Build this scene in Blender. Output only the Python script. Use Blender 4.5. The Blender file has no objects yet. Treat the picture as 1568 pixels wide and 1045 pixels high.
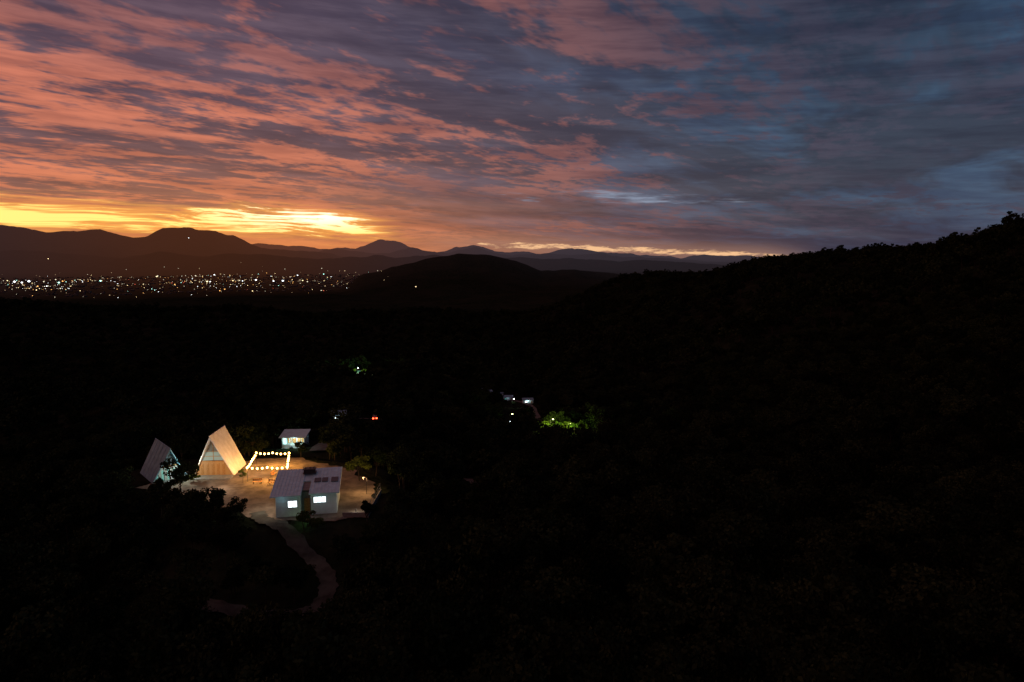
import bpy, math, random
import numpy as np
from mathutils import Vector, Matrix
random.seed(7); rng=np.random.default_rng(11)
scene=bpy.context.scene
scene.view_settings.view_transform='Standard'; scene.view_settings.look='None'
scene.view_settings.exposure=0; scene.view_settings.gamma=1

# ------------------------------------------------------------------ node expression helper
class S:
    nt=None
    def __init__(s,k): s.k=k
    def __add__(a,b): return M('ADD',a,b)
    def __radd__(a,b): return M('ADD',b,a)
    def __sub__(a,b): return M('SUBTRACT',a,b)
    def __rsub__(a,b): return M('SUBTRACT',b,a)
    def __mul__(a,b): return M('MULTIPLY',a,b)
    def __rmul__(a,b): return M('MULTIPLY',b,a)
    def __truediv__(a,b): return M('DIVIDE',a,b)
    def __rtruediv__(a,b): return M('DIVIDE',b,a)
def setin(inp,v):
    if isinstance(v,S): S.nt.links.new(v.k,inp)
    else:
        if isinstance(v,tuple) and len(v)==3 and inp.type=='RGBA': v=(*v,1)
        inp.default_value=v
def M(op,a,b=None,c=None):
    n=S.nt.nodes.new('ShaderNodeMath'); n.operation=op
    setin(n.inputs[0],a)
    if b is not None: setin(n.inputs[1],b)
    if c is not None: setin(n.inputs[2],c)
    return S(n.outputs[0])
def sstep(x,a,b,lo=0.,hi=1.):
    n=S.nt.nodes.new('ShaderNodeMapRange'); n.interpolation_type='SMOOTHSTEP'
    setin(n.inputs[0],x); n.inputs[1].default_value=a; n.inputs[2].default_value=b
    n.inputs[3].default_value=lo; n.inputs[4].default_value=hi
    return S(n.outputs[0])
def mixc(f,a,b,mode='MIX'):
    n=S.nt.nodes.new('ShaderNodeMix'); n.data_type='RGBA'; n.blend_type=mode; n.clamp_factor=True
    setin(n.inputs[0],f); setin(n.inputs[6],a); setin(n.inputs[7],b)
    return S(n.outputs[2])
def vec(x,y,z=0.):
    n=S.nt.nodes.new('ShaderNodeCombineXYZ')
    setin(n.inputs[0],x); setin(n.inputs[1],y); setin(n.inputs[2],z); return S(n.outputs[0])
def noise(v,scale=1.,detail=4.,rough=.55,dist=0.):
    n=S.nt.nodes.new('ShaderNodeTexNoise'); setin(n.inputs['Vector'],v)
    n.inputs['Scale'].default_value=scale; n.inputs['Detail'].default_value=detail
    n.inputs['Roughness'].default_value=rough; n.inputs['Distortion'].default_value=dist
    return S(n.outputs[0])
def gauss(x): return M('EXPONENT',M('MULTIPLY',M('MULTIPLY',x,x),-1.))

# ------------------------------------------------------------------ sky
w=bpy.data.worlds.new('World'); scene.world=w; w.use_nodes=True
w.cycles.sampling_method='MANUAL'; w.cycles.sample_map_resolution=256
nt=w.node_tree; nt.nodes.clear(); S.nt=nt
out=nt.nodes.new('ShaderNodeOutputWorld'); bg=nt.nodes.new('ShaderNodeBackground'); nt.links.new(bg.outputs[0],out.inputs[0])
tc=nt.nodes.new('ShaderNodeTexCoord'); sp=nt.nodes.new('ShaderNodeSeparateXYZ'); nt.links.new(tc.outputs['Generated'],sp.inputs[0])
X,Y,Z=[S(o) for o in sp.outputs]
e=M('MAXIMUM',Z,0.); az=M('ARCTAN2',X,Y)
k=1./(e+.075); px=X*k; py=Y*k
al=px*.60+py*.80; ac=px*.80-py*.60
wp=noise(vec(al*.5,ac*.7,3.),1.,2.)-.5
n0=noise(vec(al*.26,ac*.85+wp*.6,40.),1.,2.,.5)
n1=noise(vec(al*1.7+wp*2.,ac*2.7+wp*2.),1.,5.,.66)
n2=noise(vec(al*4.6+wp*3.,ac*8.,5.),1.,3.,.64)
warm=1.-sstep(az,-.50,.46)
cl=n0*.30+n1*.42+n2*.28+warm*.018
nL=noise(vec(al*.22,ac*.34,20.),1.,2.)
warmh=1.-sstep(az,-.30,.42)
lit=sstep(cl,.476,.560)*sstep(nL+warm*.09,.38,.58,.14,1.)
gap=mixc(warm,(.044,.092,.170),(.108,.068,.102))
big=sstep(noise(vec(al*.5+wp*1.5,ac*.9,33.),1.,5.,.62),.39,.57)
gap=mixc(big*.88,gap,mixc(warm,(.025,.034,.062),(.078,.050,.080)))
up=sstep(e,.10,.38)
litcol=mixc(warm,(.054,.052,.092),(.64,.19,.110))
litcol=mixc(up*.60,litcol,mixc(warm,(.040,.050,.088),(.34,.125,.118)))
sky=mixc(lit*.92,gap,litcol)
sky=mixc(1.,sky,mixc(up*(1.-warm),(1.,1.,1.),(.60,.70,.76)),'MULTIPLY')
hz=M('EXPONENT',e*(-1./.055))
hzc=mixc(warmh,(.062,.060,.092),(.42,.155,.090))
sky=mixc(hz*.80,sky,hzc)
ns=noise(vec(az*5.,e*46.+az*2.,2.),1.,4.,.65)
sky=mixc(1.,sky,mixc(sstep(ns,.36,.64),(.72,.68,.74),(1.18,1.13,1.07)),'MULTIPLY')
g=gauss((az+.42)/.34)*M('EXPONENT',e*(-1./.055))
sky=mixc(g*(.50+ns*.5),sky,(.95,.32,.075))
# broken bright gaps over the sunset
wz=noise(vec(az*4.,e*14.,50.),1.,2.)-.5
nb=noise(vec(az*7.+wz*2.,e*125.+az*4.+wz*3.,7.),1.,5.,.66)
env=gauss((e-.047+M('MAXIMUM',az+.30,0.)*.09)/.027)*(1.-sstep(az,-.235,-.10))
f=env*.38+nb
br=sstep(f,.80,.90)
glow2=sstep(f,.60,.86)*env
sky=mixc(glow2*.80,sky,(1.10,.46,.08))
core=gauss((az+.28)/.10)*gauss((e-.058)/.018)
sky=mixc(br,sky,mixc(core,(1.35,.92,.24),(1.7,1.6,1.1)))
# second, peach gap low in the centre
nb2=noise(vec(az*30.,e*170.+wz*4.,4.),1.,4.,.70)
e2=.0165-(az+.02)*.042
msk=sstep(az,-.20,.03)*(1.-sstep(az,.34,.44))
sky=mixc(gauss((e-e2)/.014)*.55*msk,sky,(.40,.21,.14))
pm=gauss((e-e2)/.0068)*msk
sky=mixc(sstep(pm*.42+nb2,.78,.98),sky,(.92,.54,.28))
wn=noise(vec(az*9.,e*90.+az*3.,14.),1.,4.,.65)
wm=gauss((e-(.088-az*.03))/.014)*sstep(az,-.12,.03)*(1.-sstep(az,.25,.45))
sky=mixc(sstep(wm*.30+wn,.74,1.0)*.9,sky,(.26,.32,.44))
nis=nt.nodes.new('ShaderNodeTexSky'); nis.sky_type='NISHITA'; nis.sun_disc=False
nis.sun_elevation=math.radians(-2); nis.sun_rotation=math.radians(-20)
sky=mixc(.04,sky,S(nis.outputs[0]),'ADD')
sky=mixc(sstep(Z,-.03,-.005,1.,0.),sky,(.004,.004,.004))
nt.links.new(sky.k,bg.inputs[0]); bg.inputs[1].default_value=1.0

sl=bpy.data.lights.new('sun','SUN'); sl.energy=.02; sl.angle=math.radians(3); sl.color=(1,.55,.3)
so=bpy.data.objects.new('sun',sl); scene.collection.objects.link(so)
d=Vector((math.sin(math.radians(-20)),math.cos(math.radians(-20)),math.tan(math.radians(3))))
so.rotation_euler=d.to_track_quat('Z','Y').to_euler()

# ------------------------------------------------------------------ materials
def mat(name,col,rough=.8,var=.0,scale=1.,emit=None,es=0.,bump=0.,sample=True,metal=0.):
    m=bpy.data.materials.new(name); m.use_nodes=True; nt=m.node_tree; S.nt=nt
    b=nt.nodes['Principled BSDF']; b.inputs['Roughness'].default_value=rough; b.inputs['Metallic'].default_value=metal
    b.inputs['Specular IOR Level'].default_value=.25
    tc=nt.nodes.new('ShaderNodeTexCoord')
    nn=noise(S(tc.outputs['Object']),scale,5.,.6)
    c=mixc(sstep(nn,.3,.7),tuple(x*(1-var) for x in col),tuple(min(1,x*(1+var)) for x in col))
    nt.links.new(c.k,b.inputs['Base Color'])
    if bump:
        bp=nt.nodes.new('ShaderNodeBump'); bp.inputs['Strength'].default_value=bump; bp.inputs['Distance'].default_value=.1
        nt.links.new(nn.k,bp.inputs['Height']); nt.links.new(bp.outputs[0],b.inputs['Normal'])
    if emit:
        b.inputs['Emission Color'].default_value=(*emit,1); b.inputs['Emission Strength'].default_value=es
    if not sample: m.cycles.emission_sampling='NONE'
    return m
def leafmat(name,col):
    m=bpy.data.materials.new(name); m.use_nodes=True; nt=m.node_tree; S.nt=nt
    nt.nodes.clear(); b=nt.nodes.new('ShaderNodeBsdfDiffuse'); o=nt.nodes.new('ShaderNodeOutputMaterial'); nt.links.new(b.outputs[0],o.inputs[0])
    oi=nt.nodes.new('ShaderNodeObjectInfo'); geo=nt.nodes.new('ShaderNodeNewGeometry')
    r=S(oi.outputs['Random']); r2=S(geo.outputs['Random Per Island'])
    c=mixc(r,tuple(x*.5 for x in col),(col[0]*1.7,col[1]*1.35,col[2]*1.))
    c=mixc(1.,c,mixc(r2,(.5,.5,.5),(1.5,1.5,1.5)),'MULTIPLY')
    nt.links.new(c.k,b.inputs['Color']); return m
m_leaf=leafmat('foliage',(.015,.027,.016))
m_leaf2=leafmat('foliage_green',(.055,.095,.025))
m_bark=mat('bark',(.035,.028,.022),.9,.4,6.)
m_white=mat('white_plaster',(.50,.62,.64),.7,.08,1.5)
m_conc=mat('concrete',(.20,.20,.19),.85,.2,2.)
m_roofw=mat('roof_sheet',(.44,.72,.80),.55,.12,1.2)
m_roofa=mat('painted_roof',(.74,.74,.76),.55,.10,1.)
m_roofd=mat('roof_dark',(.16,.32,.42),.6,.2,1.)
m_wood=mat('wood',(.36,.17,.06),.6,.25,5.)
m_dark=mat('dark_metal',(.03,.03,.035),.5,.2,3.)
m_panel=mat('solar_glass',(.04,.06,.08),.35,.2,4.)
m_gravel=mat('packed_dirt',(.135,.112,.09),.95,.45,.45,bump=.8)
m_road=mat('dirt_road',(.038,.044,.040),.95,.5,.5,bump=.6)
m_roadf=mat('valley_road',(.08,.08,.075),.95,.3,.5)
m_winc=mat('window_cool',(.5,.5,.5),.3,emit=(.84,.98,1.),es=2.4)
m_glow=mat('lit_interior',(.16,.12,.08),.5,emit=(1.,.34,.04),es=.26)
m_glowg=mat('lit_loft',(.12,.12,.12),.5,emit=(.62,.80,.62),es=.26)
m_teal=mat('lit_teal',(.25,.4,.4),.5,emit=(.10,.65,.55),es=.30)
m_gab=mat('gable_board',(.40,.42,.42),.7,.15,2.)
m_dim=mat('dim_glass',(.05,.06,.07),.2,emit=(.15,.30,.32),es=.12)
m_bulb=mat('bulb',(.5,.5,.5),.5,emit=(1.,.56,.15),es=10.,sample=False)
m_lampc=mat('lamp_cool',(.5,.5,.5),.5,emit=(.8,.95,1.),es=8.,sample=False)
m_lampw=mat('lamp_warm',(.5,.5,.5),.5,emit=(.9,1.,.4),es=8.,sample=False)
m_red=mat('tail_lamp',(.5,.02,.02),.4,emit=(1.,.05,.015),es=18.,sample=False)
m_car=mat('car_paint',(.10,.10,.11),.35,.05,1.)
m_rubber=mat('rubber',(.02,.02,.02),.9)
m_rock=mat('cut_stone',(.09,.08,.07),.95,.4,1.2,bump=.6)

# ------------------------------------------------------------------ mesh builder
class MB:
    def __init__(s): s.v=[]; s.f=[]; s.m=[]
    def add(s,vs,fs,mi=0,T=None):
        o=len(s.v)
        if T is not None: vs=[tuple(T@Vector(p)) for p in vs]
        s.v+=[tuple(p) for p in vs]; s.f+=[tuple(i+o for i in f) for f in fs]; s.m+=[mi]*len(fs)
    def box(s,x0,x1,y0,y1,z0,z1,mi=0,T=None):
        s.add([(x0,y0,z0),(x1,y0,z0),(x1,y1,z0),(x0,y1,z0),(x0,y0,z1),(x1,y0,z1),(x1,y1,z1),(x0,y1,z1)],
              [(0,3,2,1),(4,5,6,7),(0,1,5,4),(1,2,6,5),(2,3,7,6),(3,0,4,7)],mi,T)
    def rod(s,p,q,r0,r1=None,n=6,mi=0):
        r1=r0 if r1 is None else r1
        p=Vector(p);q=Vector(q);dd=(q-p)
        if dd.length<1e-6: return
        qt=dd.to_track_quat('Z','Y'); a=[];b=[]
        for i in range(n):
            c=Vector((math.cos(2*math.pi*i/n),math.sin(2*math.pi*i/n),0))
            a.append(tuple(p+qt@(c*r0))); b.append(tuple(q+qt@(c*r1)))
        s.add(a+b,[(i,(i+1)%n,n+(i+1)%n,n+i) for i in range(n)]+[tuple(range(n))[::-1],tuple(range(n,2*n))],mi)
    def ball(s,c,r,n=8,m=5,mi=0,sq=1.):
        vs=[(c[0],c[1],c[2]-r*sq)];fs=[]
        for j in range(1,m):
            th=math.pi*j/m
            for i in range(n):
                ph=2*math.pi*i/n; vs.append((c[0]+r*math.sin(th)*math.cos(ph),c[1]+r*math.sin(th)*math.sin(ph),c[2]-r*sq*math.cos(th)))
        vs.append((c[0],c[1],c[2]+r*sq)); L=len(vs)-1
        for i in range(n):
            fs.append((0,1+(i+1)%n,1+i)); fs.append((L,L-n+i,L-n+(i+1)%n))
            for j in range(m-2): fs.append((1+j*n+i,1+j*n+(i+1)%n,1+(j+1)*n+(i+1)%n,1+(j+1)*n+i))
        s.add(vs,fs,mi)
    def obj(s,name,mats,parent=None,smooth=False,M4=None):
        me=bpy.data.meshes.new(name); me.from_pydata(s.v,[],s.f)
        for m in mats: me.materials.append(m)
        me.polygons.foreach_set('material_index',s.m)
        if smooth: me.polygons.foreach_set('use_smooth',[True]*len(s.f))
        me.update()
        o=bpy.data.objects.new(name,me); scene.collection.objects.link(o)
        if parent: o.parent=parent
        if M4 is not None: o.matrix_world=M4
        return o
def empty(name,loc,rot=0.):
    o=bpy.data.objects.new(name,None); scene.collection.objects.link(o)
    o.location=loc; o.rotation_euler=(0,0,rot); o.empty_display_size=1; return o
def plight(name,loc,power,col,parent=None,size=.1):
    l=bpy.data.lights.new(name,'POINT'); l.energy=power; l.color=col; l.shadow_soft_size=size
    o=bpy.data.objects.new(name,l); scene.collection.objects.link(o); o.location=loc
    if parent: o.parent=parent
    return o

# ------------------------------------------------------------------ terrain height
RR=np.array([0,50,80,100,130,170,230,300,400,500,700,1000,1500,2500,4000.])
AZ=np.array([-60,-36,-24,-14,0,12,24,36,60.])
TB=np.array([
[-8,-10,-12,-15,-18,-25,-35,-50,-65,-75,-95,-110,-40,-140,-160],
[-8,-8,-9,-10,-8,-14,-28,-45,-62,-75,-95,-110,-48,-145,-160],
[-8,-6,-5,-3,-2,-6,-20,-38,-58,-72,-90,-108,-72,-150,-160],
[-8,-6,-4.5,-2.5,-2,-5,-14,-28,-45,-55,-72,-98,-95,-140,-160],
[-8,-6,-5,-6,-9,-16,-28,-40,-54,-64,-80,-98,-102,-125,-150],
[-8,-6,-5,-6,-10,-18,-30,-42,-52,-56,-50,-30,-4,-70,-140],
[-8,-5,-4,-6,-10,-16,-22,-25,-22,-15,8,36,24,-20,-120],
[-8,-4,-3,-5,-8,-11,-9,-5,8,22,48,54,46,20,-70],
[-8,-4,-2,-2,0,2,10,25,50,70,110,130,120,80,0]],float)
def hsh(ix,iy,s):
    n=(ix*374761393+iy*668265263+s*1442695041)&0xffffffff
    n=((n^(n>>13))*1274126177)&0xffffffff
    return ((n^(n>>16))&0xffff)/65535.0
def vn(x,y,s=0):
    ix=np.floor(x).astype(np.int64); iy=np.floor(y).astype(np.int64); fx=x-ix; fy=y-iy
    fx=fx*fx*fx*(fx*(fx*6-15)+10); fy=fy*fy*fy*(fy*(fy*6-15)+10)
    a=hsh(ix,iy,s);b=hsh(ix+1,iy,s);c=hsh(ix,iy+1,s);d=hsh(ix+1,iy+1,s)
    return (a+(b-a)*fx)+((c+(d-c)*fx)-(a+(b-a)*fx))*fy-.5
def fbm(x,y,o=4,s=0):
    t=0;am=1.
    for i in range(o):
        t=t+vn(x*2**i+17.3*i,y*2**i-9.1*i,s+i)*am; am*=.5
    return t
POLY=np.array([(-72,118),(-70,130),(-58,133),(-48,134),(-36,131),(-26,126),(-21.5,116),(-21.5,101.5),(-30,99.5),(-38,98.5),(-43,101.5),(-49,107),(-56,111),(-65,113)],float)
YARD=np.array([(-65.5,114.5),(-64,119),(-60,124),(-56,129),(-48,132),(-40,131),(-33,127),(-25,120),(-22.8,112),(-22.6,101.6),(-29,99.8),(-38,99),(-43,102),(-49,107.5),(-56,111.5)],float)
def polydist(x,y):
    dmin=np.full(x.shape,1e9); ins=np.zeros(x.shape,bool); n=len(POLY)
    for i in range(n):
        a=POLY[i];b=POLY[(i+1)%n]; ab=b-a
        t=np.clip(((x-a[0])*ab[0]+(y-a[1])*ab[1])/(ab@ab),0,1)
        dmin=np.minimum(dmin,np.hypot(x-a[0]-t*ab[0],y-a[1]-t*ab[1]))
        c=((a[1]>y)!=(b[1]>y)); xi=a[0]+(y-a[1])*(ab[0])/(ab[1] if abs(ab[1])>1e-9 else 1e-9)
        ins^=(c&(x<xi))
    return np.where(ins,-dmin,dmin)
def sm(t): t=np.clip(t,0,1); return t*t*(3-2*t)
L1=np.array([(-60,.020),(-45,.028),(-36.6,.0316),(-34.8,.027),(-32.9,.030),(-30.8,.033),(-28.7,.0245),(-27.9,.023),(-26.8,.0318),(-25.3,.0372),(-23.7,.0368),(-22.6,.0293),(-21.2,.021),(-20,.0123),(-17.6,.0052),(-14,-.003),(-9,-.012)])
L2=np.array([(-60,.015),(-30,.015),(-22.3,.0175),(-19,.0125),(-15.1,.0109),(-12.8,.0128),(-10.9,.0193),(-8.8,.0147),(-5.6,.0093),(-3.2,.014),(-1.3,.0064),(2.5,.0036),(5.7,.0085),(7.9,.0035),(11.6,-.001),(14.7,-.003),(30,-.002),(60,.01)])
L3=np.array([(-15,-.045),(-12,-.030),(-10,-.018),(-7.3,-.006),(-4.6,.000),(-1.9,-.004),(.3,-.0125),(2.5,-.022),(4.2,-.018),(5.3,-.0165),(7,-.021),(10,-.03),(14,-.04)])
L4=np.array([(-40,-.004),(-36,.010),(-33,.006),(-28,.004),(-24,-.004),(-20,.002),(-17,-.004),(-12,-.002),(-7,.003),(-2,.000),(3,-.002),(8,-.004),(12,-.007),(20,-.01)])
L5=np.array([(-24,-.01),(-20,.006),(-17,.004),(-14.5,.010),(-12,.003),(-9,.010),(-7,.006),(-5,.003),(-3,.009),(0,.002),(3,.005),(6,.001),(9,.000),(13,-.004),(20,-.01)])
def H(x,y):
    x=np.asarray(x,float);y=np.asarray(y,float)
    r=np.hypot(x,y); a=np.degrees(np.arctan2(x,y)); ac=np.clip(a,-60,60)
    lr=np.log(r+30); LR=np.log(RR+30)
    cols=np.stack([np.interp(lr,LR,TB[i]) for i in range(len(AZ))],0)
    i=np.clip(np.searchsorted(AZ,ac)-1,0,len(AZ)-2); t=sm((ac-AZ[i])/(AZ[i+1]-AZ[i]))*.6+.4*np.clip((ac-AZ[i])/(AZ[i+1]-AZ[i]),0,1)
    c0=np.take_along_axis(cols,i[None],0)[0]; c1=np.take_along_axis(cols,(i+1)[None],0)[0]
    z=c0+(c1-c0)*t
    calm=1-.85*np.exp(-((a+5)/16)**4)*np.exp(-(np.maximum(r-150,0)/520)**4)
    z=z+fbm(x/60,y/60,3,1)*np.clip((r-60)/150,0,1)*5*calm
    z=z+fbm(x/260,y/260,4,5)*np.clip((r-150)/600,0,1)*26*np.clip(1-(r-2500)/2000,.15,1)*calm
    back=sm((np.abs(a)-60)/50); z=z*(1-back)+(-60+30*fbm(x/600,y/600,4,6))*back*np.clip(r/400,0,1)+z*back*(1-np.clip(r/400,0,1))
    def ridge(z,L,R,W,amp,s,wl):
        R=R*(1+.05*np.sin(np.radians(a)*9+s))
        zp=40+np.interp(a,L[:,0],L[:,1])*R+fbm(x/wl,y/wl,6,s)*amp
        edge=sm((a-L[0,0])/3)*sm((L[-1,0]-a)/3) if L[0,0]>-59 else 1.
        d=np.abs(r-R)/W
        prof=np.exp(-d**1.5)*edge
        return np.maximum(z,-165+(zp+165)*prof)
    z=ridge(z,L3,4300,700,40,31,420)
    z=ridge(z,L4,9800,700,90,33,700)
    z=ridge(z,L1,13000,1700,150,35,900)
    z=ridge(z,L5,18500,2000,190,39,1200)
    z=ridge(z,L2,28000,3500,300,37,1600)
    d=polydist(x,y); f=sm(1-d/6.)
    return z*(1-f)+(-.06)*f
def h1(x,y): return float(H(np.array([x]),np.array([y]))[0])

azs=np.concatenate([np.arange(-180,-50,3.),np.arange(-50,50,.2),np.arange(50,180,3.)])
NR=440; rs=np.concatenate([[0.5],np.geomspace(6,45000,NR-1)])
A,R=np.meshgrid(np.radians(azs),rs); Xg=R*np.sin(A); Yg=R*np.cos(A); Zg=H(Xg,Yg)
na=len(azs); V=np.stack([Xg,Yg,Zg],-1).reshape(-1,3)
ii,jj=np.meshgrid(np.arange(NR-1),np.arange(na),indexing='ij'); j2=(jj+1)%na
F=np.stack([ii*na+jj,(ii+1)*na+jj,(ii+1)*na+j2,ii*na+j2],-1).reshape(-1,4)
F=F[:,::-1]
me=bpy.data.meshes.new('terrain'); me.vertices.add(len(V)); me.vertices.foreach_set('co',V.ravel())
me.loops.add(F.size); me.loops.foreach_set('vertex_index',F.ravel().astype(np.int32))
me.polygons.add(len(F)); me.polygons.foreach_set('loop_start',np.arange(0,F.size,4,dtype=np.int32))
me.update(calc_edges=True); me.validate()
me.polygons.foreach_set('use_smooth',[True]*len(me.polygons))
ter=bpy.data.objects.new('terrain',me); scene.collection.objects.link(ter)
m=bpy.data.materials.new('hillside'); m.use_nodes=True; nt=m.node_tree; S.nt=nt
b=nt.nodes['Principled BSDF']; b.inputs['Roughness'].default_value=1; b.inputs['Specular IOR Level'].default_value=0
geo=nt.nodes.new('ShaderNodeNewGeometry'); P=S(geo.outputs['Position']); sp=nt.nodes.new('ShaderNodeSeparateXYZ'); nt.links.new(P.k,sp.inputs[0])
x_,y_,z_=[S(o) for o in sp.outputs]
nn=noise(P,.09,4.,.65); nf=noise(P,.006,4.,.6)
c=mixc(sstep(nn,.35,.68),(.007,.011,.006),(.020,.026,.016)); c=mixc(sstep(nf,.4,.65)*.5,c,(.024,.026,.018))
nt.links.new(c.k,b.inputs['Base Color'])
bp=nt.nodes.new('ShaderNodeBump'); bp.inputs['Strength'].default_value=.8; bp.inputs['Distance'].default_value=3.; nt.links.new(nn.k,bp.inputs['Height']); nt.links.new(bp.outputs[0],b.inputs['Normal'])
# aerial haze painted as terrain emission, growing with distance, warmer toward the sunset
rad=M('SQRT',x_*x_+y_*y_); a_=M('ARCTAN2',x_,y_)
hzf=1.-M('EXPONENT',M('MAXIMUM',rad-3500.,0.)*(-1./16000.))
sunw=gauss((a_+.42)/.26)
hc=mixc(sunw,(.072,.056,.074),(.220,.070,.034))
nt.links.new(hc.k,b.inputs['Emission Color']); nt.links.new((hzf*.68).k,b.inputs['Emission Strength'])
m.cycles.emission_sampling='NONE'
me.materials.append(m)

# ------------------------------------------------------------------ yard sheet
pts=[]
n=len(YARD)
for i in range(n):
    a=YARD[i];b_=YARD[(i+1)%n]; L=int(np.hypot(*(b_-a))/.8)+1
    for j in range(L):
        p=a+(b_-a)*j/L; q=fbm(np.array([p[0]/3]),np.array([p[1]/3]),4,9)[0]*2.4
        c0=np.array([-46,117.]); dd=(p-c0)/np.hypot(*(p-c0)); p=p-dd*(.2+q); pts.append((p[0],p[1],.03))
mb=MB(); mb.add(pts,[tuple(range(len(pts)))[::-1]]); yard=mb.obj('gravel_yard',[m_gravel])

# ------------------------------------------------------------------ roads
road_pts=[]
def road(name,cps,width,mt,lift=.12):
    P=[]
    c=[Vector((p[0],p[1],0)) for p in cps]; c=[c[0]*2-c[1]]+c+[c[-1]*2-c[-2]]
    for i in range(1,len(c)-2):
        for j in range(10):
            t=j/10; p0,p1,p2,p3=c[i-1:i+3]
            P.append(.5*((2*p1)+(p2-p0)*t+(2*p0-5*p1+4*p2-p3)*t*t+(3*p1-p0-3*p2+p3)*t**3))
    P.append(c[-2]); mb=MB(); vs=[];fs=[]
    K=4
    for i,p in enumerate(P):
        tn=(P[min(i+1,len(P)-1)]-P[max(i-1,0)]).normalized(); nrm=Vector((-tn.y,tn.x,0))
        hc_=max(h1(p.x,p.y),h1(*(p+nrm*width/2).xy),h1(*(p-nrm*width/2).xy))
        wj=width*(1+.25*math.sin(i*1.7)*math.sin(i*.6))
        for kk in range(K+1):
            q=p+nrm*wj*(kk/K-.5); vs.append((q.x,q.y,.5*hc_+.5*h1(q.x,q.y)+lift+.04*(1-abs(kk/K-.5)*2)))
        road_pts.append((p.x,p.y,width/2))
        if i:
            for kk in range(K): o=(i-1)*(K+1)+kk; fs.append((o,o+K+1,o+K+2,o+1))
    mb.add(vs,fs); return mb.obj(name,[mt],smooth=True)
road('dirt_road',[(-40,103),(-38,100),(-33.6,97.2),(-27,91),(-24.3,85.5),(-25,80.5),(-31,79.5),(-40,82)],2.3,m_road,.2)
road('dirt_road',[(-10,150),(-8.6,147),(-5.6,144.6),(2.3,145),(7,149),(12,156),(22,160)],2.2,m_roadf,.3)
road('valley_road',[(-44,150),(-47,188),(-52.7,220),(-52,249),(-35,288),(-7,301),(12.5,340),(10,450),(-19,508),(-60,560),(-142,626)],3.6,m_roadf,.5)

# ------------------------------------------------------------------ houses
def aframe(name,front,yaw,W,Lh,Hh,roofmat,lowmat,glassmat,doorfr,doorpan,prow=1.4):
    # local: front faces -Y, ridge along +Y
    E=empty(name,(front[0],front[1],.05),yaw); th=.22
    mb=MB()
    for sx in (-1,1):
        o=[(0,-prow,Hh),(sx*W/2,-.35,0),(sx*W/2,Lh,0),(0,Lh,Hh)]
        nx=math.cos(math.atan2(W/2,Hh))*th; i_=[(p[0]-sx*nx if abs(p[0])>0 else p[0],p[1],p[2]-(.0 if p[2]<.1 else th*1.4)) for p in o]
        vs=o+i_; fs=[(0,1,2,3),(7,6,5,4),(0,4,5,1),(1,5,6,2),(2,6,7,3)]
        if sx>0: fs=[f[::-1] for f in fs]
        mb.add(vs,fs)
        for t in (.2,.4,.6,.8):   # standing seams
            mb.rod((sx*.04,-prow+(Lh+prow)*t,Hh-.02),(sx*W/2,-.35+(Lh+.35)*t,.02),.035,n=4)
    mb.rod((0,-prow-.05,Hh+.02),(0,Lh+.05,Hh+.02),.09)
    mb.obj('roof',[roofmat],E)
    def xat(z,ins=.3): return max(0,(W/2)*(1-z/Hh)-ins)
    mb=MB()
    z1=2.5; z2=2.75
    mb.add([(-xat(0),.02,0),(xat(0),.02,0),(xat(z1),.02,z1),(-xat(z1),.02,z1)],[(0,1,2,3)],0)
    mb.box(-xat(z1)+.02,xat(z1)-.02,-.25,.05,z1,z2,1)      # floor band / balcony slab
    mb.add([(-xat(z2),.04,z2),(xat(z2),.04,z2),(xat(4.4),.04,4.4),(-xat(4.4),.04,4.4)],[(0,1,2,3)],2)
    mb.add([(-xat(4.4),.045,4.4),(xat(4.4),.045,4.4),(0,.045,Hh-.85)],[(0,1,2)],3)
    mb.add([(-xat(0),Lh-.2,0),(xat(0),Lh-.2,0),(0,Lh-.2,Hh-.8)],[(2,1,0)],0)
    mb.obj('gable_wall',[lowmat,m_wood,glassmat,m_conc],E)
    mb=MB()
    for xx in (-1.9,-.95,0,.95,1.9):
        if abs(xx)<W/2-.8:
            ht=min(2.2,(1-(abs(xx)+.45)/(W/2))*Hh); mb.box(xx-.05,xx+.05,-.06,.0,0,ht)
            mb.box(xx-.42,xx-.05,-.03,-.005,.1,min(ht,2.1)-.1,1)
    for zz in (3.5,4.4):
        if xat(zz)>.3: mb.box(-xat(zz),xat(zz),-.03,.03,zz,zz+.08)
    mb.box(-.05,.05,-.035,.02,z2,Hh-1.0)
    mb.obj('doors_and_mullions',[doorfr,doorpan],E)
    mb=MB(); mb.box(-W/2,W/2,-2.6,-.4,-.05,.12); mb.obj('deck',[m_conc],E)
    return E
A1=aframe('a_frame_cabin',(-54.7,121.5),math.radians(4),7.4,6.6,7.6,m_roofa,m_glow,m_glowg,m_wood,m_wood)
plight('porch_lamp',(1.2,-1.8,2.2),50,(1.,.52,.16),A1)
plight('side_lamp',(7.0,-1.5,2.6),300,(1.,.68,.58),A1)
plight('path_lamp',(3.5,-8.5,2.6),560,(1.,.74,.54),A1)
A2=aframe('a_frame_cabin',(-61.5,118.8),math.radians(42),6.0,8.0,6.0,m_roofd,m_gab,m_dim,m_dark,m_teal)
plight('porch_lamp',(.9,-1.6,2.2),70,(.6,1.,.85),A2)
plight('entry_lamp',(2.4,-3.,2.6),420,(.9,1.,.82),A2)

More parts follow.
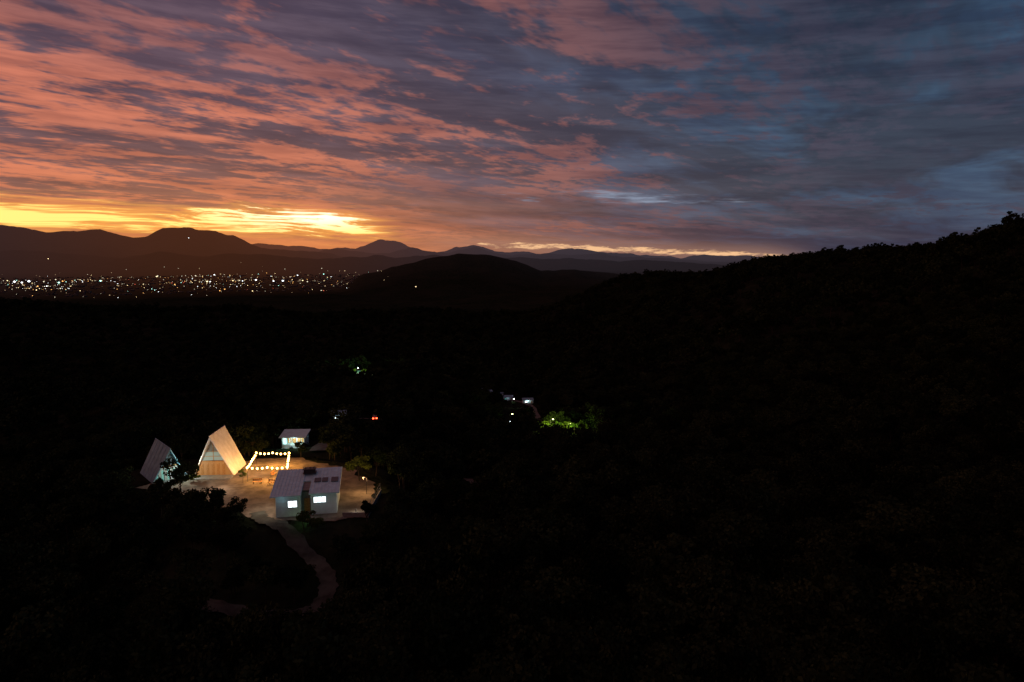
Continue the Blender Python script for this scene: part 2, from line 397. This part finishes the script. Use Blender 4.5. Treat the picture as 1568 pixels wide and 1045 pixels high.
# main house
Hs=empty('hillside_house',(-31.8,101.8,.02),math.radians(11))
mb=MB()
mb.box(-4.6,-.9,0,8.5,-1.6,3.35,0); mb.box(.6,4.5,.3,8.5,-1.2,3.35,0); mb.box(-.9,.6,1.6,8.5,-1.,3.3,1)
mb.obj('walls',[m_white,m_conc],Hs)
mb=MB()
def roofpiece(x0,x1,y0,y1,z0,z1,t=.18,mi=0):
    mb.add([(x0,y0,z0),(x1,y0,z0),(x1,y1,z1),(x0,y1,z1),(x0,y0,z0+t),(x1,y0,z0+t),(x1,y1,z1+t),(x0,y1,z1+t)],
           [(0,3,2,1),(4,5,6,7),(0,1,5,4),(1,2,6,5),(2,3,7,6),(3,0,4,7)],mi)
roofpiece(-5.3,-.75,-.9,9.2,3.45,4.5); roofpiece(.4,5.0,-.6,9.2,3.48,4.5); roofpiece(-.747,.397,4.4,9.2,3.98,4.42,.15,0); roofpiece(-.747,.397,1.3,4.397,3.56,3.8,.12,1)
for i in range(9):
    for (x0,x1) in ((-5.2,-.85),(.5,4.9)):
        xx=x0+(x1-x0)*i/8; mb.rod((xx,-.6,3.69),(xx,9.1,4.69),.03,n=4)
mb.obj('roof',[m_roofw,m_conc],Hs)
mb=MB()
for (x0,x1,y0,y1) in ((.9,1.9,3.4,4.9),(2.1,3.0,3.4,4.9),(3.5,4.6,3.2,4.9)):
    z0=3.7+(y0+.6)*.104+.06; z1=3.7+(y1+.6)*.104+.06; roofpiece(x0,x1,y0,y1,z0,z1,.06)
mb.obj('roof_panels',[m_panel],Hs)
mb=MB(); mb.box(-1.15,.95,6.4,7.8,4.62,4.72); mb.box(-1.0,.8,6.5,7.6,4.72,5.3); mb.box(-1.15,.95,6.35,7.75,5.3,5.4)
for xx in (-.7,0,.6): mb.rod((xx,6.9,5.4),(xx,6.9,5.65),.08)
mb.obj('stair_bulkhead',[m_dark],Hs)
mb=MB()
def window(x0,x1,z0,z1,y,mull=1):
    mb.box(x0,x1,y-.02,y+.05,z0,z1,0); f=.07
    mb.box(x0-f,x0,y-.07,y+.03,z0-f,z1+f,1);mb.box(x1,x1+f,y-.07,y+.03,z0-f,z1+f,1)
    mb.box(x0,x1,y-.07,y+.03,z1,z1+f,1);mb.box(x0,x1,y-.07,y+.03,z0-f,z0,1)
    for i in range(1,mull+1):
        xm=x0+(x1-x0)*i/(mull+1); mb.box(xm-.03,xm+.03,y-.06,y-.022,z0,z1,1)
window(-2.75,-1.45,1.5,2.5,0); window(1.05,2.85,1.9,2.8,.3,2)
mb.obj('windows',[m_winc,m_white],Hs)
mb=MB()
for i in range(5): mb.box(-.85,.55,-.6+.42*i,-.19+.42*i,-1.2,-.8+.2*i,0)
mb.box(-.55,.3,1.54,1.6,.15,2.25,1)
mb.obj('entry_steps',[m_conc,m_wood],Hs)
mb=MB(); mb.box(-5.4,5.6,-1.5,-1.2,-2.2,-.4); mb.obj('retaining_wall',[m_rock],Hs)
plight('eave_lamp',(-3.6,-1.1,2.9),7,(.6,.85,1.),Hs); plight('eave_lamp',(2.,-.8,2.4),4,(.65,.88,1.),Hs)
plight('side_wall_lamp',(-6.9,2.5,2.6),380,(1.,.76,.55),Hs); plight('garden_lamp',(.2,-3.0,.9),60,(.5,1.,.42),Hs)

# yard wall right of house
mb=MB()
mb.box(-26.2,-22.4,101.3,101.5,-.6,.7); mb.box(-22.4,-22.2,101.3,112,-.6,.7)
for i in range(6): mb.rod((-22.3,101.5+2*i,.7),(-22.3,101.5+2*i,1.9),.05)
for zz in (1.2,1.8): mb.rod((-22.3,101.5,zz),(-22.3,111.5,zz),.03)
mb.obj('yard_wall',[m_conc])
E=empty('yard_lamp_post',(-24.6,111.5,0)); mb=MB(); mb.rod((0,0,0),(0,0,2.9),.05); mb.rod((0,0,2.9),(-.5,0,3.),.03); mb.obj('post',[m_dark],E)
mb=MB(); mb.ball((-.5,0,2.85),.09); mb.obj('globe',[m_bulb],E); plight('lamp',(-.55,0,2.6),560,(1.,.54,.20),E)
E=empty('path_light',(-24.4,102.6,0)); mb=MB(); mb.rod((0,0,0),(0,0,.7),.05); mb.obj('post',[m_dark],E); plight('lamp',(0,0,.9),80,(1.,.92,.75),E)

# string lights
SLt=empty('string_lights',(-44.5,122,0))
cor=[Vector((-2.6,-4.3,2.9)),Vector((4.4,-4.0,2.9)),Vector((1.9,4.8,2.9)),Vector((-4.4,4.9,2.9))]
mb=MB(); bb=MB()
for i in range(4):
    a=cor[i]; c2=cor[(i+1)%4]; mb.rod((a.x,a.y,0),(a.x,a.y,3.05),.04)
    n_=8 if i%2==0 else 7; prev=a
    for j in range(1,n_+1):
        t=j/n_; tt=(t*2)%1.0; p=a.lerp(c2,t); p.z-=.35*4*tt*(1-tt)*.6; mb.rod(prev,p,.015,n=3); prev=p
        bb.rod(p,(p.x,p.y,p.z-.1),.04,n=5,mi=1); bb.ball((p.x,p.y,p.z-.24),.20)
    q=a.lerp(c2,.5); k1=.35 if q.x<-1.5 else 1.; k2=.45 if a.x<-1.5 else 1.
    plight('festoon_lamp',(q.x*1.04,q.y*1.04,2.3),950*k1,(1.,.44,.09),SLt,.15)
    plight('festoon_lamp',(a.x*1.04,a.y*1.04,2.3),800*k2,(1.,.44,.09),SLt,.15)
mb.obj('posts_and_cable',[m_dark],SLt); bb.obj('bulbs',[m_bulb,m_dark],SLt)
def bench(x,y,rot):
    E=empty('garden_bench',(x,y,.03),rot); mb=MB()
    for i in range(3): mb.box(-.8,.8,-.22+.15*i,-.09+.15*i,.42,.46)
    for zz in (.6,.78): mb.box(-.8,.8,.24,.28,zz,zz+.12)
    mb.obj('slats',[m_wood],E); mb=MB()
    for sx in (-.7,.64): mb.box(sx,sx+.06,-.2,-.14,0,.42); mb.box(sx,sx+.06,.28,.34,0,.92)
    mb.obj('legs',[m_dark],E)
bench(-45,116.6,.2); bench(-42.3,116.2,-.2); bench(-43.6,121,1.5)

# small houses
def small_house(name,x,y,rot,w_,d_,h_,wins,light=None,wm=m_winc,dz=0.):
    z=h1(x,y)+.1+dz; E=empty(name,(x,y,z),rot); mb=MB()
    mb.box(-w_/2,w_/2,-d_/2,d_/2,-1.5,h_); 
    mb.add([(-w_/2,-d_/2,h_),(-w_/2,d_/2,h_),(-w_/2,0,h_+.9),(w_/2,-d_/2,h_),(w_/2,d_/2,h_),(w_/2,0,h_+.9)],[(0,2,1),(3,4,5)])
    mb.obj('walls',[m_white],E); mb=MB(); o=.4;
    for s in (-1,1):
        vs=[(-w_/2-o,0,h_+1.05),(w_/2+o,0,h_+1.05),(w_/2+o,s*(d_/2+o),h_-.03),(-w_/2-o,s*(d_/2+o),h_-.03)]
        vs+= [(p[0],p[1],p[2]-.1) for p in vs]; fs=[(0,1,2,3),(7,6,5,4),(0,3,7,4),(1,5,6,2),(2,6,7,3)]
        mb.add(vs,fs)
    mb.obj('roof',[m_roofd],E); mb=MB()
    for (a,b_,z0,z1) in wins:
        mb.box(a,b_,-d_/2-.04,-d_/2+.02,z0,z1,0); mb.box(a-.06,b_+.06,-d_/2-.07,-d_/2-.045,z0-.08,z0,1); mb.box((a+b_)/2-.03,(a+b_)/2+.03,-d_/2-.06,-d_/2-.042,z0,z1,1)
    mb.box(w_/2-1.3,w_/2-.5,-d_/2-.04,-d_/2+.02,0,2.,1)
    mb.obj('windows_and_door',[wm,m_wood],E)
    if light: plight('porch_lamp',(light[0],-d_/2-1.0,2.2),light[1],light[2],E)
    return E
small_house('small_house',-58,224,.2,4.4,4,2.4,[(-1.2,-.6,1,1.6)],(0,16,(.7,.88,1.)))
small_house('small_house',10.7,459,.1,7,5,2.6,[(-2.,-.6,.9,2.0)],(0,90,(.85,1.,.95)))
for (x,y,q,pw) in ((-19,508,.3,8),(-10,500,-.1,14),(-26,515,.2,10),(-3,482,0,16)):
    small_house('small_house',x,y,q,7,5,2.6,[(-2.,-1.2,.9,1.8)],(0,pw,(.7,.85,1.)),wm=m_teal)
small_house('small_house',-142,632,.1,8,5,2.8,[(-2.,2,.9,2.)],(0,160,(.75,1.,.55)))

# open-fronted kiosk behind the yard
kx,ky=-51.5,158; kz=h1(kx,ky)+.1
K=empty('open_kiosk',(kx,ky,kz),.05); mb=MB()
mb.box(-2.7,2.7,-1.8,2.2,-1.5,.05,0)
for x0 in (-2.6,-.9,.8,2.45): mb.box(x0,x0+.15,-1.75,-1.6,.05,2.5,0)
mb.box(-2.6,2.6,2.05,2.2,.05,2.6,0); mb.box(-2.6,-2.45,-1.6,2.05,.05,2.5,0); mb.box(2.45,2.6,-1.6,2.05,.05,2.5,0); mb.box(-2.4,1.4,-1.7,-1.4,.05,.95,0)
mb.obj('posts_and_walls',[m_white],K); mb=MB()
mb.add([(-3.1,-2.5,2.65),(3.1,-2.5,2.65),(3.1,2.6,3.35),(-3.1,2.6,3.35),(-3.1,-2.5,2.8),(3.1,-2.5,2.8),(3.1,2.6,3.5),(-3.1,2.6,3.5)],[(0,3,2,1),(4,5,6,7),(0,1,5,4),(1,2,6,5),(2,3,7,6),(3,0,4,7)])
mb.obj('roof',[m_roofw],K); mb=MB()
for i in range(4): mb.box(-2.2+1.1*i,-1.4+1.1*i,1.7,2.0,.3,1.6)
mb.obj('shelves',[m_wood],K)
mb=MB(); mb.box(-1.2,1.2,0,.15,2.35,2.42); mb.obj('lamp_tube',[m_lampc],K)
plight('ceiling_lamp',(0,-.1,2.25),340,(.85,1.,.85),K)
plight('front_lamp',(.3,-2.6,2.2),160,(.9,1.,.9),K)

# street lamps
def street_lamp(x,y,power,col,hh=6.,mt=m_lampc,rot=0.,rr=.3):
    E=empty('street_lamp',(x,y,h1(x,y)),rot); mb=MB(); mb.rod((0,0,-.5),(0,0,hh),.09,.05); mb.rod((0,0,hh),(1.1,0,hh+.25),.04); mb.obj('pole',[m_dark],E)
    mb=MB(); mb.box(.9,1.5,-.12,.12,hh+.14,hh+.26,0); mb.obj('head',[m_dark],E); mb=MB(); mb.ball((1.2,0,hh+.02),rr,sq=.6); mb.obj('lens',[mt],E)
    plight('lamp',(1.2,-.2,hh-.5),power,col,E)
street_lamp(18,312.5,6500,(.80,1.,.18),6.5,m_lampw,0,.36)
street_lamp(26,309.5,3800,(.75,1.,.18),5.,m_lampw,0,.10)
street_lamp(0,425,200,(.9,1.,.8),6.,m_lampc,0,.45)
street_lamp(-1,352,200,(.95,1.,.5),5.,m_lampw,0,.40)
street_lamp(-2,322,60,(.7,.8,1.),4.,m_lampc,0,.22)
street_lamp(38,312,60,(.7,.9,.6),4.,m_lampc,0,.18)
street_lamp(-142,617,9000,(.6,1.,.4),6.,m_lampc,0,.5)
street_lamp(-66,760,60,(.8,1.,.5),7.,m_lampc,0,.5)
street_lamp(-60,250,10,(1.,.3,.1),5.,m_lampc,0,.15)

# car on the valley road
cx,cy=-50.5,246; C=empty('car',(cx,cy,h1(cx,cy)+.75),.2); mb=MB()
prof=[(-2.1,.35),(-2.1,.8),(-1.5,.95),(-1.0,1.4),(.7,1.42),(1.25,1.0),(2.1,.85),(2.1,.35)]
n=len(prof)
vs=[(-.85 if z<1.1 else -.68,y,z) for y,z in prof]+[(.85 if z<1.1 else .68,y,z) for y,z in prof]
mb.add(vs,[tuple(range(n)),tuple(range(n,2*n))[::-1]]+[(i,n+i,n+(i+1)%n,(i+1)%n) for i in range(n)]); mb.obj('body',[m_car],C)
mb=MB()
for sx in (-.88,.68):
    for yy in (-1.35,1.35): mb.rod((sx,yy,.33),(sx+.2,yy,.33),.33,n=12)
mb.obj('wheels',[m_rubber],C); mb=MB()
mb.box(-.86,-.36,-2.18,-2.11,.52,.88); mb.box(.36,.86,-2.18,-2.11,.52,.88); mb.obj('tail_lamps',[m_red],C)
plight('brake_glow',(0,-2.9,.8),120,(1.,.07,.02),C)

# ------------------------------------------------------------------ trees
def tree_mesh(name,seed,ht,cr,nleaf,ls,lm,trunk=.35,flat=.75):
    r=np.random.default_rng(seed); mb=MB(); top=Vector((r.normal()*.3,r.normal()*.3,ht*.55))
    mb.rod((0,0,-1.5),top*.5,trunk*.5,trunk*.36,6,0); mb.rod(top*.5,top,trunk*.36,trunk*.22,6,0)
    tips=[]
    nb=int(r.integers(7,10))
    for i in range(nb):
        a=2*math.pi*i/nb+r.normal()*.3; rad=cr*r.uniform(.35,.95); tip=Vector((math.cos(a)*rad,math.sin(a)*rad,ht*r.uniform(.55,.92)))
        st=top*r.uniform(.55,1.); midp=st.lerp(tip,.5)+Vector((0,0,.3)); mb.rod(st,midp,trunk*.18,trunk*.11,5,0); mb.rod(midp,tip,trunk*.11,trunk*.04,4,0); tips.append(tip)
        if r.random()<.7:
            t2=midp+Vector((r.normal(),r.normal(),abs(r.normal())))*cr*.3; mb.rod(midp,t2,trunk*.07,trunk*.03,4,0); tips.append(t2)
    tips.append(Vector((top.x,top.y,ht*.95))); mb.rod(top,tips[-1],trunk*.2,trunk*.04,5,0)
    per=nleaf//len(tips)
    for t in tips:
        sz=cr*r.uniform(.24,.42)
        nn_=int(per*r.uniform(.6,1.4))
        d=r.normal(size=(nn_,3)); d/=np.linalg.norm(d,axis=1)[:,None]; d*=(r.random(nn_)**.45)[:,None]*sz; d[:,2]*=flat
        for p in d:
            c=Vector(p)+t; u=Vector(r.normal(size=3)).normalized(); v=u.orthogonal().normalized()
            s=ls*r.uniform(.6,1.4); mb.add([c-u*s,c+v*s*.6,c+u*s,c-v*s*.6],[(0,1,2,3)],1)
    me=bpy.data.meshes.new(name); me.from_pydata(mb.v,[],mb.f); me.materials.append(m_bark); me.materials.append(lm)
    me.polygons.foreach_set('material_index',mb.m); me.update(); return me
src=bpy.data.collections.new('forest_tree_kinds')
for i,(ht,cr,nl,ls) in enumerate(((8,3.4,1300,.27),(6.5,3.8,1300,.27),(10,3.6,1300,.28),(5,2.6,800,.25),(8,3.6,260,.60),(7,3.9,260,.60),(10,3.4,260,.62))):
    o=bpy.data.objects.new('broadleaf_kind_%d'%i,tree_mesh('broadleaf_%d'%i,50+i,ht,cr,nl,ls,m_leaf)); src.objects.link(o)
rp=np.array(road_pts)
clear=[(-58,224,5),(-51.5,158,6),(10.7,455,8),(-19,505,6),(-10,497,6),(-26,512,5),(-3,479,5),(-142,624,12),(0,422,5),(-50,242,4),(-1,350,4),
 (-48.5,148,7),(-50,153,7),(-46,146,6),(-44,141,6),(-47,141,6),(-48.5,153,6),(18,318,6),(28,315,6)]
for (tx,ty,rr_,far) in ((10.7,455,8,.86),(0,422,6,.84),(-1,350,6,.82),(18,312,9,.74),(26,309,9,.74),(35,309,6,.78),(-2,322,5,.82),(-142,620,13,.84),(-19,505,6,.92),(-3,479,6,.9),(-50.5,244,4.5,.62),(-58,222,4.5,.72)):
    st=1.
    while st>far: clear.append((tx*st,ty*st,rr_)); st-=rr_*.8/ty
for i,(qx,qy,_) in enumerate(road_pts):
    rr_=math.hypot(qx,qy)
    if rr_<165 and i%4==0:
        far=.86 if rr_>110 else .90; st=1.
        while st>far: clear.append((qx*st,qy*st,2.3)); st-=2.4/qy
clear=np.array(clear)
def scatter(n,r0,r1,a0,a1,smin,smax,power=2.,kinds=(0,4)):
    r=(rng.random(n)*(r1**power-r0**power)+r0**power)**(1/power); a=np.radians(rng.uniform(a0,a1,n))
    x=r*np.sin(a); y=r*np.cos(a); keep=np.ones(n,bool); small=np.zeros(n,bool)
    pd=polydist(x,y); keep&=pd>1.8
    for (qx,qy,qr) in clear: small|=np.hypot(x-qx,(y-qy))<qr
    for i in range(0,n,2000):
        dd=np.hypot(x[i:i+2000,None]-rp[None,:,0],y[i:i+2000,None]-rp[None,:,1])-rp[None,:,2]
        lim=np.where(r[i:i+2000]<150,.7,4.5); keep[i:i+2000]&=dd.min(1)>lim
    keep&=~small|(rng.random(n)<.7)
    front=(pd<22)&(r<112)
    s=rng.uniform(smin,smax,n); s=np.where(front,np.minimum(s,.5),s)
    behind=(pd<12)&~front; s=np.where(behind,np.minimum(s,.8),s); s=np.where(small,np.where(r<110,.28,.14),s)
    x,y,s=x[keep],y[keep],s[keep]; return np.stack([x,y,H(x,y)-.2],1),s,rng.integers(kinds[0],kinds[1],len(x))
sets=[scatter(3400,42,200,-50,50,.6,1.15),scatter(6000,200,520,-45,45,.8,1.35),scatter(13000,520,1700,-42,42,1.1,1.9,1.7,(4,7))]
PT=np.concatenate([s[0] for s in sets]); SC=np.concatenate([s[1] for s in sets]); KD=np.concatenate([s[2] for s in sets])
me=bpy.data.meshes.new('forest'); me.vertices.add(len(PT)); me.vertices.foreach_set('co',PT.ravel())
at=me.attributes.new('tscale','FLOAT','POINT'); at.data.foreach_set('value',SC.astype(np.float32))
at=me.attributes.new('trot','FLOAT','POINT'); at.data.foreach_set('value',rng.uniform(0,6.28,len(PT)).astype(np.float32))
at=me.attributes.new('tkind','INT','POINT'); at.data.foreach_set('value',KD.astype(np.int32))
me.update(); forest=bpy.data.objects.new('forest',me); scene.collection.objects.link(forest)
ng=bpy.data.node_groups.new('forest_nodes','GeometryNodeTree')
ng.interface.new_socket('Geometry',in_out='INPUT',socket_type='NodeSocketGeometry'); ng.interface.new_socket('Geometry',in_out='OUTPUT',socket_type='NodeSocketGeometry')
gi=ng.nodes.new('NodeGroupInput'); go=ng.nodes.new('NodeGroupOutput'); iop=ng.nodes.new('GeometryNodeInstanceOnPoints'); ci=ng.nodes.new('GeometryNodeCollectionInfo')
ci.inputs['Collection'].default_value=src; ci.inputs['Separate Children'].default_value=True; ci.inputs['Reset Children'].default_value=True
def attr(n,t):
    q=ng.nodes.new('GeometryNodeInputNamedAttribute'); q.data_type=t; q.inputs['Name'].default_value=n; return [o for o in q.outputs if o.enabled][0]
cx_=ng.nodes.new('ShaderNodeCombineXYZ'); e2r=ng.nodes.new('FunctionNodeEulerToRotation')
L=ng.links.new
L(gi.outputs[0],iop.inputs['Points']); L(ci.outputs[0],iop.inputs['Instance']); iop.inputs['Pick Instance'].default_value=True
L(attr('tkind','INT'),iop.inputs['Instance Index']); L(attr('trot','FLOAT'),cx_.inputs[2]); L(cx_.outputs[0],e2r.inputs[0]); L(e2r.outputs[0],iop.inputs['Rotation'])
L(attr('tscale','FLOAT'),iop.inputs['Scale']); L(iop.outputs[0],go.inputs[0])
forest.modifiers.new('scatter','NODES').node_group=ng

def tree(name,x,y,ht,cr,seed,lm=m_leaf,nl=1600,ls=.2,tr=.3,z=None):
    o=bpy.data.objects.new(name,tree_mesh(name,seed,ht,cr,nl,ls,lm,tr)); o.location=(x,y,h1(x,y) if z is None else z); scene.collection.objects.link(o); return o
tree('broadleaf_tree',-45.3,99.5,6.2,2.6,1); tree('broadleaf_tree',-49.5,102,4.4,2.2,2)
tree('broadleaf_tree',-57.6,107.5,7.2,2.1,3); tree('broadleaf_tree',-62,107,5.5,2.6,4)
tree('broadleaf_tree',-53,104.5,3.8,2.2,13)
tree('broadleaf_tree',-27.3,118.5,4.4,2.1,5,m_leaf2); tree('broadleaf_tree',-25,121,4.6,1.8,6,m_leaf2)
tree('broadleaf_tree',-21.6,99.3,4.2,1.3,8)
tree('shrub',-56.6,117.5,1.3,.9,9,m_leaf2,500,.12,.1)
tree('shrub',-30.9,97.6,2.6,1.6,10,m_leaf2,900,.14,.15); tree('shrub',-29,97.2,2.,1.4,11,m_leaf2,700,.14,.12)
tree('shrub',-47.7,116.9,2.6,.8,12,m_leaf2,400,.1,.1)
for i,(x,y) in enumerate(((21.5,317),(25.5,316),(29.5,314),(34,315),(15.5,317))): tree('broadleaf_tree',x,y,4.6,2.7,20+i,m_leaf2,900,.32)
for i,(x,y) in enumerate(((-148,624),(-136,625))): tree('broadleaf_tree',x,y,5.,3.,30+i,m_leaf2,700,.4)

# ------------------------------------------------------------------ distant town
cols=[((1.,.76,.38),3.4),((.90,.96,1.),4.2),((1.,.48,.13),2.6),((.45,1.,.85),3.8),((1.,.15,.08),2.),((1.,.90,.65),1.3),((1.,.68,.38),.7)]
tm=[mat('town_lamp_%d'%i,(.3,.3,.3),.6,emit=c,es=s,sample=False) for i,(c,s) in enumerate(cols)]
T=empty('distant_town',(0,0,0)); lb=MB(); hb=MB()
def lamp_at(x,y,size,mi):
    z=h1(x,y); s=size
    hb.rod((x,y,z-1),(x,y,z+9),.4,n=3,mi=0)
    lb.add([(x-s,y,z+10),(x+s,y,z+10),(x,y-s,z+10),(x,y+s,z+10),(x,y,z+10-s*.6),(x,y,z+10+s*.6)],[(0,2,5),(2,1,5),(1,3,5),(3,0,5),(2,0,4),(1,2,4),(3,1,4),(0,3,4)],mi)
cents=[(random.uniform(-37,-14),random.uniform(4600,7600)) for _ in range(24)]
for i in range(560):
    if random.random()<.62:
        ca,crr=random.choice(cents); a=ca+random.gauss(0,.8); r=crr+random.gauss(0,220)
    else: a=random.uniform(-38,-10); r=random.choice([random.uniform(3600,5500),random.uniform(5000,8800)])
    mi=random.choices(range(7),[7,4,5,.8,.7,12,16])[0]
    sz=random.choice([1.6,2.2,2.8,3.4]) if random.random()<.93 else random.uniform(5,7)
    a=math.radians(a); lamp_at(r*math.sin(a),r*math.cos(a),sz*r/6000,mi)
for (a,r,s,mi) in ((-25.1,11800,7,1),(-27.8,10300,7,0),(-34,9600,7,0),(-15.5,8600,6,5),(-8,3300,3.,0),(-12,5200,5,1),(-12.8,4400,3.5,3),(-18.5,5600,9,1),(-19.2,5500,7,1),(-20.5,5800,9,1),(-33.5,6000,9,3),(-31,6200,9,3),(-36,6300,11,1),(-35.2,6300,12,1),(-35.6,6200,9,1),(-37,6000,9,0),(-24,5600,8,0)):
    a=math.radians(a); lamp_at(r*math.sin(a),r*math.cos(a),s,mi)
for i in range(900):
    a=math.radians(random.uniform(-38,-12)); r=random.uniform(4000,7600); x,y=r*math.sin(a),r*math.cos(a); z=h1(x,y); q=random.uniform(4,10)
    hb.box(x-q,x+q,y-q,y+q,z-3,z+random.uniform(4,9),0)
lb.obj('street_and_window_lights',tm,T); hb.obj('buildings_and_poles',[m_dark,m_conc],T)

# ------------------------------------------------------------------ camera
cam=bpy.data.cameras.new('camera'); cam.lens=24; cam.sensor_width=36; cam.clip_end=90000; cam.clip_start=.5
co=bpy.data.objects.new('camera',cam); scene.collection.objects.link(co); co.location=(0,0,40)
co.rotation_euler=(math.radians(90-7.1),0,0); scene.camera=co
